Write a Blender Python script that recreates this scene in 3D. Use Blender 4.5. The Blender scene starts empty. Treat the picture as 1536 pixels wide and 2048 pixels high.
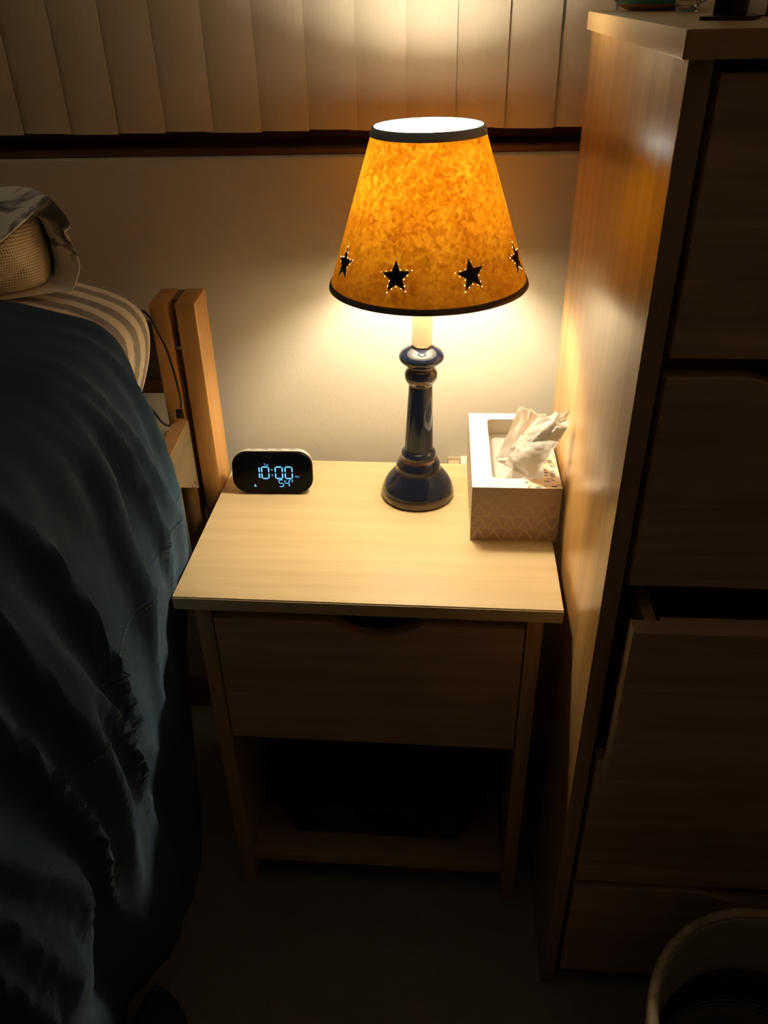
import bpy, bmesh, math, random
from mathutils import Vector, Matrix, noise
PI = math.pi
random.seed(7)
SC = bpy.context.scene
COL = SC.collection

# ------------------------------------------------------------------ camera, light, exposure
CX, CY, F = 768.0, 1024.0, 1632.9
CAM = Vector((.3059, -1.2338, 1.3277)); PITCH, ROLL, YAW = .5706, -.0214, -.0426
def cam_axes():
    cp, sp, cw, sw = math.cos(PITCH), math.sin(PITCH), math.cos(YAW), math.sin(YAW)
    f = Vector((sw*cp, cw*cp, -sp)); rt = Vector((cw, -sw, 0)); up = rt.cross(f)
    return f, rt*math.cos(ROLL)+up*math.sin(ROLL), up*math.cos(ROLL)-rt*math.sin(ROLL)
FW, RT, UP = cam_axes()
def ray(x, y): return (FW + RT*((x-CX)/F) - UP*((y-CY)/F)).normalized()
def at_y(x, y, Y): d = ray(x, y); return CAM + d*((Y-CAM.y)/d.y)
def at_z(x, y, Z): d = ray(x, y); return CAM + d*((Z-CAM.z)/d.z)
def at_x(x, y, X): d = ray(x, y); return CAM + d*((X-CAM.x)/d.x)
cd = bpy.data.cameras.new('camera'); cam = bpy.data.objects.new('camera', cd); COL.objects.link(cam)
m = Matrix((RT, UP, -FW)).transposed().to_4x4(); m.translation = CAM; cam.matrix_world = m
cd.sensor_fit = 'VERTICAL'; cd.sensor_height = 36; cd.lens = F/2048*36; cd.clip_start = .02
SC.camera = cam
w = bpy.data.worlds.new('night'); SC.world = w; w.use_nodes = True
w.node_tree.nodes['Background'].inputs[0].default_value = (.010, .012, .018, 1)
w.node_tree.nodes['Background'].inputs[1].default_value = .3
SC.view_settings.view_transform = 'Standard'; SC.view_settings.look = 'None'
SC.view_settings.gamma = 1; SC.view_settings.use_curve_mapping = False
SC.view_settings.exposure = 0.0
SC.cycles.diffuse_bounces = 8; SC.cycles.max_bounces = 14
BULB_STRENGTH = 285.0
BULB_COLOR = (1.0, .855, .60)

# ------------------------------------------------------------------ material helpers
MATS = {}
class NT:
    def __init__(s, name):
        s.m = bpy.data.materials.new(name); s.m.use_nodes = True; s.t = s.m.node_tree
        s.b = s.t.nodes['Principled BSDF']; s.out = s.t.nodes['Material Output']
    def n(s, typ, **kw):
        nd = s.t.nodes.new(typ)
        for k, v in kw.items():
            if k.startswith('_'): setattr(nd, k[1:], v)
            else:
                key = int(k[1:]) if k[0] == 'i' and k[1:].isdigit() else k.replace('__', ' ')
                s.put(nd.inputs[key], v)
        return nd
    def put(s, sock, v):
        if isinstance(v, bpy.types.NodeSocket): s.t.links.new(v, sock)
        else:
            if isinstance(v, (tuple, list)) and len(v) == 3 and sock.type == 'RGBA': v = (*v, 1)
            sock.default_value = v
    def set(s, **kw):
        for k, v in kw.items(): s.put(s.b.inputs[k.replace('__', ' ')], v)
    def math(s, op, a, b=None, c=None, clamp=False):
        nd = s.t.nodes.new('ShaderNodeMath'); nd.operation = op; nd.use_clamp = clamp
        s.put(nd.inputs[0], a)
        if b is not None: s.put(nd.inputs[1], b)
        if c is not None: s.put(nd.inputs[2], c)
        return nd.outputs[0]
    def mix(s, fac, a, b, blend='MIX'):
        nd = s.t.nodes.new('ShaderNodeMix'); nd.data_type = 'RGBA'; nd.blend_type = blend
        s.put(nd.inputs[0], fac); s.put(nd.inputs[6], a); s.put(nd.inputs[7], b)
        return nd.outputs[2]
    def coord(s, scale=(1, 1, 1), loc=(0, 0, 0), rot=(0, 0, 0), kind='Object'):
        tc = s.t.nodes.new('ShaderNodeTexCoord'); mp = s.t.nodes.new('ShaderNodeMapping')
        s.t.links.new(tc.outputs[kind], mp.inputs[0])
        mp.inputs['Scale'].default_value = scale; mp.inputs['Location'].default_value = loc
        mp.inputs['Rotation'].default_value = rot
        return mp.outputs[0]
    def noise(s, vec, scale, detail=3, rough=.5, dist=0):
        nd = s.n('ShaderNodeTexNoise', Scale=scale, Detail=detail, Roughness=rough, Distortion=dist)
        s.t.links.new(vec, nd.inputs['Vector']); return nd.outputs[0]
    def ramp(s, fac, stops):
        nd = s.t.nodes.new('ShaderNodeValToRGB'); s.put(nd.inputs[0], fac); e = nd.color_ramp.elements
        while len(e) < len(stops): e.new(.5)
        for el, (p, c) in zip(e, stops): el.position = p; el.color = (*c, 1) if len(c) == 3 else c
        return nd.outputs[0]
    def bump(s, h, strength=.3, dist=.002):
        nd = s.n('ShaderNodeBump', Strength=strength, Distance=dist, Height=h); s.put(s.b.inputs['Normal'], nd.outputs[0])
def plain(name, col, rough=.5, metal=0, coat=0, spec=.5, **kw):
    if name in MATS: return MATS[name]
    t = NT(name); t.set(Base__Color=col, Roughness=rough, Metallic=metal, Coat__Weight=coat, Specular__IOR__Level=spec, **kw)
    MATS[name] = t.m; return t.m
def wood(name, c1, c2, axis='z', rough=.35, strips=0, coat=0, fine=1.0):
    if name in MATS: return MATS[name]
    t = NT(name)
    st = {'x': (1.2, 26, 26), 'y': (26, 1.2, 26), 'z': (26, 26, 1.2)}[axis]
    v = t.coord(st); n1 = t.noise(v, 1.6*fine, 4, .55, .6)
    st2 = {'x': (6, 260, 260), 'y': (260, 6, 260), 'z': (260, 260, 6)}[axis]
    n2 = t.noise(t.coord(st2), 1.0*fine, 2, .6)
    f = t.math('ADD', t.math('MULTIPLY', n1, .72), t.math('MULTIPLY', n2, .28))
    col = t.ramp(f, [(.36, c2), (.62, c1)])
    if strips:
        tc = t.t.nodes.new('ShaderNodeTexCoord'); sep = t.n('ShaderNodeSeparateXYZ'); t.t.links.new(tc.outputs['Object'], sep.inputs[0])
        a = {'z': 1, 'x': 2, 'y': 0}[axis]
        wn = t.n('ShaderNodeTexWhiteNoise', _noise_dimensions='1D'); t.put(wn.inputs['W'], t.math('FLOOR', t.math('MULTIPLY', sep.outputs[a], strips)))
        k = t.math('ADD', t.math('MULTIPLY', wn.outputs[0], .26), .86)
        col = t.mix(1.0, col, t.n('ShaderNodeCombineColor', Red=k, Green=t.math('POWER', k, 1.15), Blue=t.math('POWER', k, 1.4)).outputs[0], 'MULTIPLY')
    t.set(Base__Color=col, Roughness=t.math('ADD', t.math('MULTIPLY', n2, .12), rough-.06), Coat__Weight=coat, Coat__Roughness=.22)
    t.bump(n2, .12, .0008); MATS[name] = t.m; return t.m

# ------------------------------------------------------------------ mesh helpers
def link(name, bm, mats, parent=None, smooth=False, sharp=None):
    me = bpy.data.meshes.new(name); bmesh.ops.recalc_face_normals(bm, faces=bm.faces[:]) if sharp != 'raw' else None
    bm.to_mesh(me); bm.free()
    for mm in (mats if isinstance(mats, (list, tuple)) else [mats]): me.materials.append(mm)
    if smooth:
        me.polygons.foreach_set('use_smooth', [True]*len(me.polygons))
        if smooth != 'all': me.set_sharp_from_angle(angle=math.radians(35))
    o = bpy.data.objects.new(name, me); COL.objects.link(o); o.parent = parent
    return o
def tag(o, label=None, cat=None, group=None, kind=None):
    for k, v in (('label', label), ('category', cat), ('group', group), ('kind', kind)):
        if v: o[k] = v
    return o
def empty(name, loc, rz=0, label=None, cat=None, group=None, kind=None):
    o = bpy.data.objects.new(name, None); COL.objects.link(o); o.location = loc; o.rotation_euler = (0, 0, rz)
    o.empty_display_size = .05; return tag(o, label, cat, group, kind)
def box(bm, x0, x1, y0, y1, z0, z1, bev=0, seg=2):
    r = bmesh.ops.create_cube(bm, size=1)
    bmesh.ops.transform(bm, matrix=Matrix.Translation(((x0+x1)/2, (y0+y1)/2, (z0+z1)/2)) @ Matrix.Diagonal((x1-x0, y1-y0, z1-z0, 1)), verts=r['verts'])
    if bev:
        ed = {e for v in r['verts'] for e in v.link_edges}
        bmesh.ops.bevel(bm, geom=list(ed), offset=bev, segments=seg, affect='EDGES', profile=.6)
def part_box(name, mat, parent, x0, x1, y0, y1, z0, z1, bev=.0012):
    bm = bmesh.new(); box(bm, x0, x1, y0, y1, z0, z1, bev); return link(name, bm, mat, parent, True)
def prism(bm, pts, axis, a, b):
    """pts 2-D polygon, extruded along axis from a to b ('y': pts=(x,z); 'x': pts=(y,z); 'z': pts=(x,y))"""
    mk = {'y': lambda p, t: (p[0], t, p[1]), 'x': lambda p, t: (t, p[0], p[1]), 'z': lambda p, t: (p[0], p[1], t)}[axis]
    v0 = [bm.verts.new(mk(p, a)) for p in pts]; v1 = [bm.verts.new(mk(p, b)) for p in pts]; n = len(pts)
    bm.faces.new(v0); bm.faces.new(v1[::-1])
    for i in range(n): bm.faces.new((v0[i], v0[(i+1) % n], v1[(i+1) % n], v1[i]))
def lathe(bm, prof, seg=64, mats=None, cap=True, off=None):
    rings = []
    for r, z in prof:
        ox = off(z) if off else 0
        rings.append([bm.verts.new((ox+r*math.cos(2*PI*i/seg), r*math.sin(2*PI*i/seg), z)) for i in range(seg)])
    for k in range(len(rings)-1):
        for i in range(seg):
            f = bm.faces.new((rings[k][i], rings[k][(i+1) % seg], rings[k+1][(i+1) % seg], rings[k+1][i]))
            if mats: f.material_index = mats[k]
    if cap:
        bm.faces.new(rings[0][::-1]); bm.faces.new(rings[-1])
def loft(bm, rings, closed=True, cap0=False, cap1=False):
    R = [[bm.verts.new(p) for p in r] for r in rings]; n = len(R[0])
    for a, b in zip(R, R[1:]):
        for i in range(n if closed else n-1):
            bm.faces.new((a[i], a[(i+1) % n], b[(i+1) % n], b[i]))
    if cap0: bm.faces.new(R[0][::-1])
    if cap1: bm.faces.new(R[-1])
    return R
def tube(bm, pts, r, seg=8):
    pts = [Vector(p) for p in pts]; rings = []
    for i, p in enumerate(pts):
        t = (pts[min(i+1, len(pts)-1)]-pts[max(i-1, 0)]).normalized()
        a = t.cross(Vector((0, 1, .13))).normalized(); b = t.cross(a)
        rr = r[i] if isinstance(r, (list, tuple)) else r
        rings.append([p+(a*math.cos(2*PI*k/seg)+b*math.sin(2*PI*k/seg))*rr for k in range(seg)])
    loft(bm, rings, True, True, True)
def smooth_path(pts, n=8):
    pts = [Vector(p) for p in pts]; out = []
    for i in range(len(pts)-1):
        p0, p1, p2, p3 = pts[max(i-1, 0)], pts[i], pts[i+1], pts[min(i+2, len(pts)-1)]
        for k in range(n):
            t = k/n; out.append(.5*((2*p1)+(p2-p0)*t+(2*p0-5*p1+4*p2-p3)*t*t+(3*p1-p0-3*p2+p3)*t**3))
    out.append(pts[-1]); return out
def rrect(w, h, r, n=6, cx=0, cy=0):
    out = []
    for sx, sy, a0 in ((1, 1, 0), (-1, 1, 90), (-1, -1, 180), (1, -1, 270)):
        for k in range(n+1):
            a = math.radians(a0+90*k/n); out.append((cx+sx*(w/2-r)+r*math.cos(a), cy+sy*(h/2-r)+r*math.sin(a)))
    return out

# ------------------------------------------------------------------ surface materials
def mat_wall():
    t = NT('wall_paint'); v = t.coord()
    n = t.noise(v, 170, 2, .5); n2 = t.noise(v, 3, 2)
    t.set(Base__Color=t.mix(n2, (.60, .57, .495), (.64, .61, .535)), Roughness=.62, Specular__IOR__Level=.35); t.bump(n, .22, .0012); return t.m
def mat_carpet():
    t = NT('carpet'); v = t.coord()
    n = t.noise(v, 420, 3, .7); n2 = t.noise(v, 45, 4, .75)
    c = t.mix(n2, (.25, .21, .165), (.46, .395, .32)); c = t.mix(t.math('MULTIPLY', n, .6), c, (.56, .49, .41))
    t.set(Base__Color=c, Roughness=1, Specular__IOR__Level=.05); t.bump(t.math('ADD', n, n2), .9, .006); return t.m
M_WALL, M_CARPET = mat_wall(), mat_carpet()
M_CEIL = plain('ceiling_paint', (.88, .87, .85), .9)
M_WALL2 = plain('bounce_wall_white', (.76, .73, .68), .8)  # unseen walls, made whiter and nearer to bounce more lamp light
M_TRIM = wood('dark_window_wood', (.16, .075, .035), (.09, .04, .02), 'x', .45)
M_BASE = wood('baseboard_wood', (.22, .11, .05), (.14, .065, .03), 'x', .45)

# ------------------------------------------------------------------ the room
WY = .05                                              # face of the back wall
WIN = (-1.15, .95, 1.122, 2.12)                       # window opening x0,x1,z0,z1
def struct(name, bm, mat, parent=None, smooth=False): return tag(link(name, bm, mat, parent, smooth), kind='structure')
X0, X1, Y0, ZC = -1.72, 1.75, -2.75, 2.40
bm = bmesh.new(); box(bm, X0-.1, X1+.1, Y0-.1, WY+.25, -.1, 0); struct('floor', bm, M_CARPET)
bm = bmesh.new(); box(bm, X0-.1, X1+.1, Y0-.1, WY+.25, ZC, ZC+.1); struct('ceiling', bm, M_CEIL)
bm = bmesh.new()
# rounded lower edge of the opening (drywall return)
prism(bm, [(WY, 0), (WY, WIN[2]-.008), (WY+.0025, WIN[2]-.0025), (WY+.008, WIN[2]), (WY+.15, WIN[2]), (WY+.15, 0)], 'x', X0, X1)
box(bm, X0, WIN[0], WY, WY+.15, WIN[2], ZC); box(bm, WIN[1], X1, WY, WY+.15, WIN[2], ZC)
box(bm, WIN[0], WIN[1], WY, WY+.15, WIN[3], ZC); struct('wall_back', bm, M_WALL, None, True)
for nm, b in (('wall_left', (X0-.1, X0, Y0, WY, 0, ZC)), ('wall_right', (X1, X1+.1, Y0, WY, 0, ZC)), ('wall_front', (X0, X1, Y0-.1, Y0, 0, ZC))):
    bm = bmesh.new(); box(bm, *b); struct(nm, bm, M_WALL2)
bm = bmesh.new(); prism(bm, [(WY, 0), (WY-.011, 0), (WY-.011, .07), (WY-.006, .08), (WY, .08)], 'x', X0, X1); struct('baseboard_back', bm, M_BASE)
# window behind the blinds: frame, sash, panes, sill
win = empty('window_1', ((WIN[0]+WIN[1])/2, WY+.1, WIN[2]), 0, 'dark wood framed window behind the vertical blinds', None, None, 'structure')
ww, wh = WIN[1]-WIN[0], WIN[3]-WIN[2]
for nm, b in (('frame_rail', (-ww/2, ww/2, 0, .05, 0, .05)), ('frame_rail', (-ww/2, ww/2, 0, .05, wh-.05, wh)), ('frame_stile', (-ww/2, -ww/2+.05, 0, .05, .05, wh-.05)),
              ('frame_stile', (ww/2-.05, ww/2, 0, .05, .05, wh-.05)), ('mullion', (-.03, .03, 0, .05, .05, wh-.05))):
    part_box(nm, M_TRIM, win, *b, .003)
M_GLASS = plain('window_glass', (.02, .025, .03), .04, spec=.6)
for x0, x1 in ((-ww/2+.05, -.03), (.03, ww/2-.05)): part_box('pane', M_GLASS, win, x0, x1, .02, .026, .05, wh-.05, 0)
bm = bmesh.new(); box(bm, WIN[0], WIN[1], WY+.012, WY+.1, WIN[2], WIN[2]+.009, .003); tag(struct('trim_1', bm, M_TRIM, None, True), 'dark wooden window sill under the vertical blinds')

# ------------------------------------------------------------------ vertical blinds
def mat_vane():
    t = NT('blind_vane'); n = t.noise(t.coord((260, 260, 40)), 1, 2, .6)
    t.set(Base__Color=t.mix(n, (.66, .60, .50), (.72, .66, .56)), Roughness=.6); return t.m
bl = empty('vertical_blind', (-.1, WY+.03, WIN[3]-.06), 0, 'off-white vertical blind of overlapping vanes hanging in the window', 'blind')
part_box('headrail', plain('headrail_white', (.7, .66, .58), .4), bl, WIN[0]+.11, WIN[1]+.09, -.02, .022, .01, .05)
M_VANE = mat_vane(); BZ = 1.153-(WIN[3]-.06)
def vane_mesh(dz):
    bm = bmesh.new(); w = .084; rows = []
    for z in (BZ+dz, .012):
        fr = [Vector((-w/2+w*i/8, -.0034*(1-(2*i/8-1)**2), z)) for i in range(9)]
        rows.append(fr+[p+Vector((0, .0008, 0)) for p in fr[::-1]])
    loft(bm, rows, True, True, True); bmesh.ops.recalc_face_normals(bm, faces=bm.faces[:])
    me = bpy.data.meshes.new('vane'); bm.to_mesh(me); bm.free(); me.materials.append(M_VANE); return me
vm = [vane_mesh(d) for d in (0, .0012, -.001)]
edge = -.282
i = 0; x = edge-.071*10
while x < WIN[1]+.0:
    o = bpy.data.objects.new('vane', vm[i % 3]); COL.objects.link(o); o.parent = bl
    o.location = (x+.042-.004+.1, -.003+random.uniform(-.0006, .0006), 0); o.rotation_euler = (0, 0, math.radians(-6+random.uniform(-.8, .8)))
    x += .071; i += 1

# ------------------------------------------------------------------ nightstand
TW, TD, TH, TA = .52, .382, .645, -.0483
YO = math.sin(abs(TA))*TW/2
M_TOP = wood('pale_maple_laminate', (.67, .53, .305), (.59, .45, .245), 'x', .55, fine=1.0)
M_SIDE = wood('honey_wood_vertical', (.52, .31, .15), (.42, .24, .11), 'z', .4)
M_FRONT = wood('honey_wood_horizontal', (.52, .335, .205), (.385, .235, .135), 'x', .5)
M_DARKEDGE = plain('edge_seam', (.12, .06, .03), .6)
ns = empty('nightstand', (TW/2, -YO, 0), TA, 'maple nightstand with one scooped drawer and an open lower shelf', 'nightstand')
HX = TW/2
tp = part_box('top', M_TOP, ns, -HX, HX, -TD, 0, TH-.021, TH, .0015)
part_box('edge_banding', M_TOP, tp, -HX, HX, -TD-.0012, -TD-.0001, TH-.0205, TH-.002, 0)
LX, RX = -HX+.027, HX-.0237; PT = .0215; YF = -TD+.003
part_box('side_panel', M_SIDE, ns, LX, LX+PT, YF, -.012, 0, TH-.0213)
part_box('side_panel', M_SIDE, ns, RX-PT, RX, YF, -.012, 0, TH-.0213)
part_box('back_panel', M_FRONT, ns, LX+PT+.0003, RX-PT-.0003, -.022, -.013, .03, TH-.0215)
part_box('shelf', M_FRONT, ns, LX+PT+.0003, RX-PT-.0003, YF+.006, -.0225, .062, .081)
part_box('front_rail', M_FRONT, ns, LX+PT+.0003, RX-PT-.0003, YF+.021, YF+.041, TH-.034, TH-.0213)
def scooped_front(bm, x0, x1, z0, z1, y0, y1, sc0, sc1, depth, bev=.0015):
    pts = [(x0, z0), (x1, z0), (x1, z1)]
    n = 16
    if sc0 is not None:
        for k in range(n+1):
            u = k/n; x = sc1+(sc0-sc1)*u; s = math.sin(PI*u)
            pts.append((x, z1-depth*(s**.8 if 0 < u < 1 else 0)))
    pts.append((x0, z1)); prism(bm, pts, 'y', y0, y1)
dr = None
bm = bmesh.new(); scooped_front(bm, LX+PT+.003, RX-PT-.002, .377, .6085, YF-.001, YF+.019, -.047, .075, .026)
dr = link('drawer', bm, M_FRONT, ns, True)
bm = bmesh.new(); a, b = LX+PT+.014, RX-PT-.013
for q in ((a, a+.012, YF+.0195, -.05, .40, .56), (b-.012, b, YF+.0195, -.05, .40, .56), (a+.0123, b-.0123, -.062, -.05, .40, .56), (a+.0123, b-.0123, YF+.0195, -.0625, .40, .408)): box(bm, *q)
link('drawer_box', bm, M_FRONT, dr)
# dark plastic bin standing on the shelf
M_BIN = plain('dark_plastic', (.016, .018, .024), .5)
bn = empty('storage_bin', (TW/2-.012, -YO-.195, .0812), TA, 'dark plastic storage bin on the lower shelf of the nightstand', 'storage bin')
bm = bmesh.new(); rings = []
for w_, d_, z, r in ((.300, .26, 0, .02), (.306, .266, .004, .024), (.352, .305, .105, .03), (.372, .322, .108, .034), (.372, .322, .116, .034), (.350, .302, .116, .03), (.303, .258, .006, .022)):
    rings.append([(px, py, z) for px, py in rrect(w_, d_, r)])
loft(bm, rings, True, True, True); link('bin_body', bm, M_BIN, bn, True)
bm = bmesh.new(); box(bm, -.03, .03, -.157, -.153, .08, .092, .002); link('handle_slot', bm, plain('slot_black', (.004, .004, .005), .7), bn, True)

# ------------------------------------------------------------------ table lamp
LXc, LYc = .3125, -.116
def lean(z): return .0021*max(0, z)/.1
lamp = empty('table_lamp', (LXc, LYc, TH), 0, 'navy ceramic column lamp with an amber paper shade of dark stars', 'lamp')
M_NAVY = NT('navy_glaze'); nv = M_NAVY.noise(M_NAVY.coord(), 45, 3, .6)
M_NAVY.set(Base__Color=M_NAVY.mix(nv, (.005, .009, .024), (.010, .016, .038)), Roughness=.10, Coat__Weight=.25, Coat__Roughness=.05, Specular__IOR__Level=.4); M_NAVY = M_NAVY.m
M_BROWN = plain('brown_glaze_edge', (.060, .030, .016), .16, coat=.5)
prof = [(.052, 0, 1), (.0562, .002, 1), (.0572, .007, 1), (.0565, .0125, 1), (.0555, .0145, 0), (.0545, .019, 0), (.051, .027, 0), (.0455, .035, 0), (.0405, .041, 0), (.0375, .0445, 0), (.0355, .047, 1), (.0345, .0485, 0), (.0343, .053, 0),
        (.0335, .0575, 0), (.0315, .062, 0), (.0290, .066, 1), (.0268, .0685, 1), (.0262, .070, 0), (.0268, .073, 0), (.0266, .077, 0), (.0245, .0805, 0), (.0220, .0825, 0),
        (.0216, .085, 0), (.0205, .12, 0), (.0190, .155, 0), (.0176, .188, 1), (.0175, .1900, 1), (.0195, .1925, 1), (.0225, .197, 1), (.0242, .203, 0), (.0238, .209, 0), (.0215, .2135, 1), (.0200, .2155, 1), (.0200, .2195, 1), (.0215, .2205, 0),
        (.0265, .2235, 0), (.0312, .228, 0), (.0330, .2325, 0), (.0325, .2365, 0), (.0290, .2415, 0), (.0235, .2455, 0), (.0195, .2475, 0), (.0165, .2485, 0)]
def subdiv_prof(pr):
    out = [pr[0]]
    for i in range(len(pr)-1):
        p0, p1, p2, p3 = pr[max(i-1, 0)], pr[i], pr[i+1], pr[min(i+2, len(pr)-1)]
        t = .5; out.append((.5*(2*p1[0]+(p2[0]-p0[0])*t+(2*p0[0]-5*p1[0]+4*p2[0]-p3[0])*t*t+(3*p1[0]-p0[0]-3*p2[0]+p3[0])*t**3), (p1[1]+p2[1])/2, p1[2])); out.append(p2)
    return out
pp = subdiv_prof(prof)
bm = bmesh.new(); lathe(bm, [(a, b) for a, b, c in pp], 72, [c for a, b, c in pp], True, lean); link('column', bm, [M_NAVY, M_BROWN], lamp, 'all')
bm = bmesh.new(); lathe(bm, [(.0150, .2478), (.0152, .2510), (.0145, .2520)], 40, None, True, lean); link('brass_collar', bm, plain('aged_brass', (.30, .22, .10), .3, 1), lamp, True)
bm = bmesh.new(); lathe(bm, [(.0146, .252), (.0144, .335), (.0135, .392), (.012, .394)], 40, None, True, lean); slv = link('candle_sleeve', bm, plain('ivory_sleeve', (.72, .66, .50), .45), lamp, True)
bm = bmesh.new(); lathe(bm, [(.0125, .394), (.0125, .412)], 32, None, True, lean); link('bulb_socket', bm, plain('aged_brass', (.30, .22, .10), .3, 1), lamp, True)
t = NT('glowing_bulb'); em = t.n('ShaderNodeEmission', Color=BULB_COLOR, Strength=BULB_STRENGTH); t.t.links.new(em.outputs[0], t.out.inputs[0]); M_BULB = t.m
bm = bmesh.new(); lathe(bm, [(.012, .412), (.014, 0.422), (.020, 0.438), (.0265, 0.454), (.0295, 0.470), (.0295, 0.480), (.026, 0.493), (.018, 0.503), (.008, 0.508), (.001, 0.509)], 24, None, True, lean); link('bulb', bm, M_BULB, lamp, 'all')
# shade: a tilted cone frustum with real pin holes around each star
SH = empty('shade', (.0135, -.004, .342), 0); SH.parent = lamp; SH.rotation_euler = (0, math.radians(-.6), 0)
SR0, SR1, SHH = .1345, .0695, .196
def srad(z): return SR0+(SR1-SR0)*z/SHH
def mat_shade():
    t = NT('amber_parchment')
    v = t.coord(); n1 = t.noise(v, 150, 5, .7, .8); n2 = t.noise(v, 20, 4, .6, .4)
    f = t.math('ADD', t.math('MULTIPLY', n1, .72), t.math('MULTIPLY', n2, .28))
    ctr = t.ramp(f, [(.40, (.44, .115, .002)), (.50, (.68, .225, .005)), (.60, (1.0, .42, .014))])
    cdf = t.ramp(f, [(.34, (.42, .19, .045)), (.66, (.60, .31, .09))])
    geo = t.n('ShaderNodeNewGeometry')
    dcol = t.mix(geo.outputs['Backfacing'], cdf, (.66, .60, .50))
    d = t.n('ShaderNodeBsdfDiffuse', Color=dcol); tr = t.n('ShaderNodeBsdfTranslucent', Color=ctr)
    mx = t.n('ShaderNodeMixShader'); mx.inputs[0].default_value = .034
    t.t.links.new(d.outputs[0], mx.inputs[1]); t.t.links.new(tr.outputs[0], mx.inputs[2]); t.t.links.new(mx.outputs[0], t.out.inputs[0]); return t.m
NS = 560
zs = [0, .012] + [.018+.0015*k for k in range(31)]
zs += [zs[-1]+(SHH-zs[-1])*k/14 for k in range(1, 15)]
STAR_Z, STAR_R = .0415, .0205
star_ang = [-90-20+45*k for k in range(8)]
def spt(a, z, out=0):
    r = srad(z)+out; return Vector((r*math.cos(a), r*math.sin(a), z))
def star_outline(R, rr, rot):
    return [((R if k % 2 == 0 else rr)*math.sin(rot+PI*k/5), (R if k % 2 == 0 else rr)*math.cos(rot+PI*k/5)) for k in range(10)]
holes = set()
rots = [math.radians(random.choice((-6, 5, -3, 8))) for _ in star_ang]
for ai, rot in zip(star_ang, rots):
    o = star_outline(STAR_R*1.03, STAR_R*.50, rot)
    for k in range(10):
        for t_ in (0, .5):
            p0, p1 = o[k], o[(k+1) % 10]
            u, v = p0[0]+(p1[0]-p0[0])*t_, p0[1]+(p1[1]-p0[1])*t_
            z = STAR_Z+v; a = math.radians(ai)+u/srad(z)
            ii = int(round((a/(2*PI)*NS)-.5)) % NS
            kk = max(range(len(zs)-1), key=lambda q: -abs((zs[q]+zs[q+1])/2-z)); holes.add((ii, kk))
bm = bmesh.new(); G = [[bm.verts.new(spt(2*PI*i/NS, z)) for i in range(NS)] for z in zs]
for k in range(len(zs)-1):
    for i in range(NS):
        if (i, k) not in holes: bm.faces.new((G[k][i], G[k][(i+1) % NS], G[k+1][(i+1) % NS], G[k+1][i]))
M_SHADE = mat_shade()
shade = link('shade_paper', bm, M_SHADE, SH, 'all')
M_TAPE = plain('navy_trim_tape', (.34, .40, .50), .7); M_TAPE2 = plain('dark_trim_tape', (.11, .09, .065), .7)
for nm, z0, z1, mt in (('top_trim', SHH-.0095, SHH+.001, M_TAPE), ('bottom_trim', -.0012, .0062, M_TAPE2)):
    bm = bmesh.new()
    lathe(bm, [(srad(z0)+.0004, z0), (srad(z0)+.0014, z0+.0004), (srad((z0+z1)/2)+.0018, (z0+z1)/2), (srad(z1)+.0014, z1-.0004), (srad(z1)-.0002, z1+.0004), (srad(z1)-.0016, z1-.0004), (srad((z0+z1)/2)-.0014, (z0+z1)/2), (srad(z0)-.0016, z0+.0004), (srad(z0)+.0004, z0)], 96, None, False)
    link(nm, bm, mt, SH, 'all')
M_S1 = plain('star_dark_brown', (.085, .042, .020), .8); M_S2 = plain('star_black', (.010, .009, .012), .8)
for ai, rot in zip(star_ang, rots):
    for nm, sc, out, mt in (('star', .93, .0006, M_S1), ('star_centre', .60, .0011, M_S2)):
        bm = bmesh.new(); o = star_outline(STAR_R*sc, STAR_R*sc*.44, rot)
        vv = [bm.verts.new(spt(math.radians(ai)+u/srad(STAR_Z+v), STAR_Z+v, out)) for u, v in o]
        vc = bm.verts.new(spt(math.radians(ai), STAR_Z, out))
        vb = [bm.verts.new(spt(math.radians(ai)+u/srad(STAR_Z+v), STAR_Z+v, out-.0005)) for u, v in o]
        for k in range(10):
            bm.faces.new((vc, vv[k], vv[(k+1) % 10])); bm.faces.new((vv[k], vb[k], vb[(k+1) % 10], vv[(k+1) % 10]))
        link(nm, bm, mt, SH)
# shade carrier: spider ring and three arms
bm = bmesh.new()
for k in range(3):
    a = 2*PI*k/3+.5; tube(bm, [(.013*math.cos(a), .013*math.sin(a), .06), (.05*math.cos(a), .05*math.sin(a), .062), ((srad(.065)-.003)*math.cos(a), (srad(.065)-.003)*math.sin(a), .065)], .0012, 6)
link('shade_spider', bm, plain('aged_brass', (.30, .22, .10), .3, 1), SH, True)

# ------------------------------------------------------------------ digital clock
ck = empty('digital_clock', (.0815, -.119, TH), math.radians(-.5), 'small black-faced digital clock showing 10:00 and 54 degrees', 'clock')
M_FAB = NT('grey_fabric'); fv = M_FAB.noise(M_FAB.coord(), 900, 2, .6); M_FAB.set(Base__Color=M_FAB.mix(fv, (.30, .29, .28), (.62, .60, .57)), Roughness=.9); M_FAB.bump(fv, .5, .0006); M_FAB = M_FAB.m
M_BLACK = plain('gloss_black', (.002, .002, .0025), .22, spec=.10); M_BLK2 = plain('satin_black', (.012, .012, .013), .4)
CW, CH = .129, .068
tilt = .16
def cface(u, v, d=0): # u,v in 0..1 on the tilted front face, d outwards
    z = .003+v*CH*math.cos(tilt); y = v*CH*math.sin(tilt)
    return Vector(((u-.5)*CW, y-d*math.cos(tilt), z+d*math.sin(tilt)))
def cring(sw, sh, back, r, dz=0):
    return [Vector((px, (py+CH/2)*math.sin(tilt)*(1-back/.075)+back, .003+(py+CH/2)*math.cos(tilt)+dz)) for px, py in rrect(CW*sw, CH*sh, r, 7)]
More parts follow.
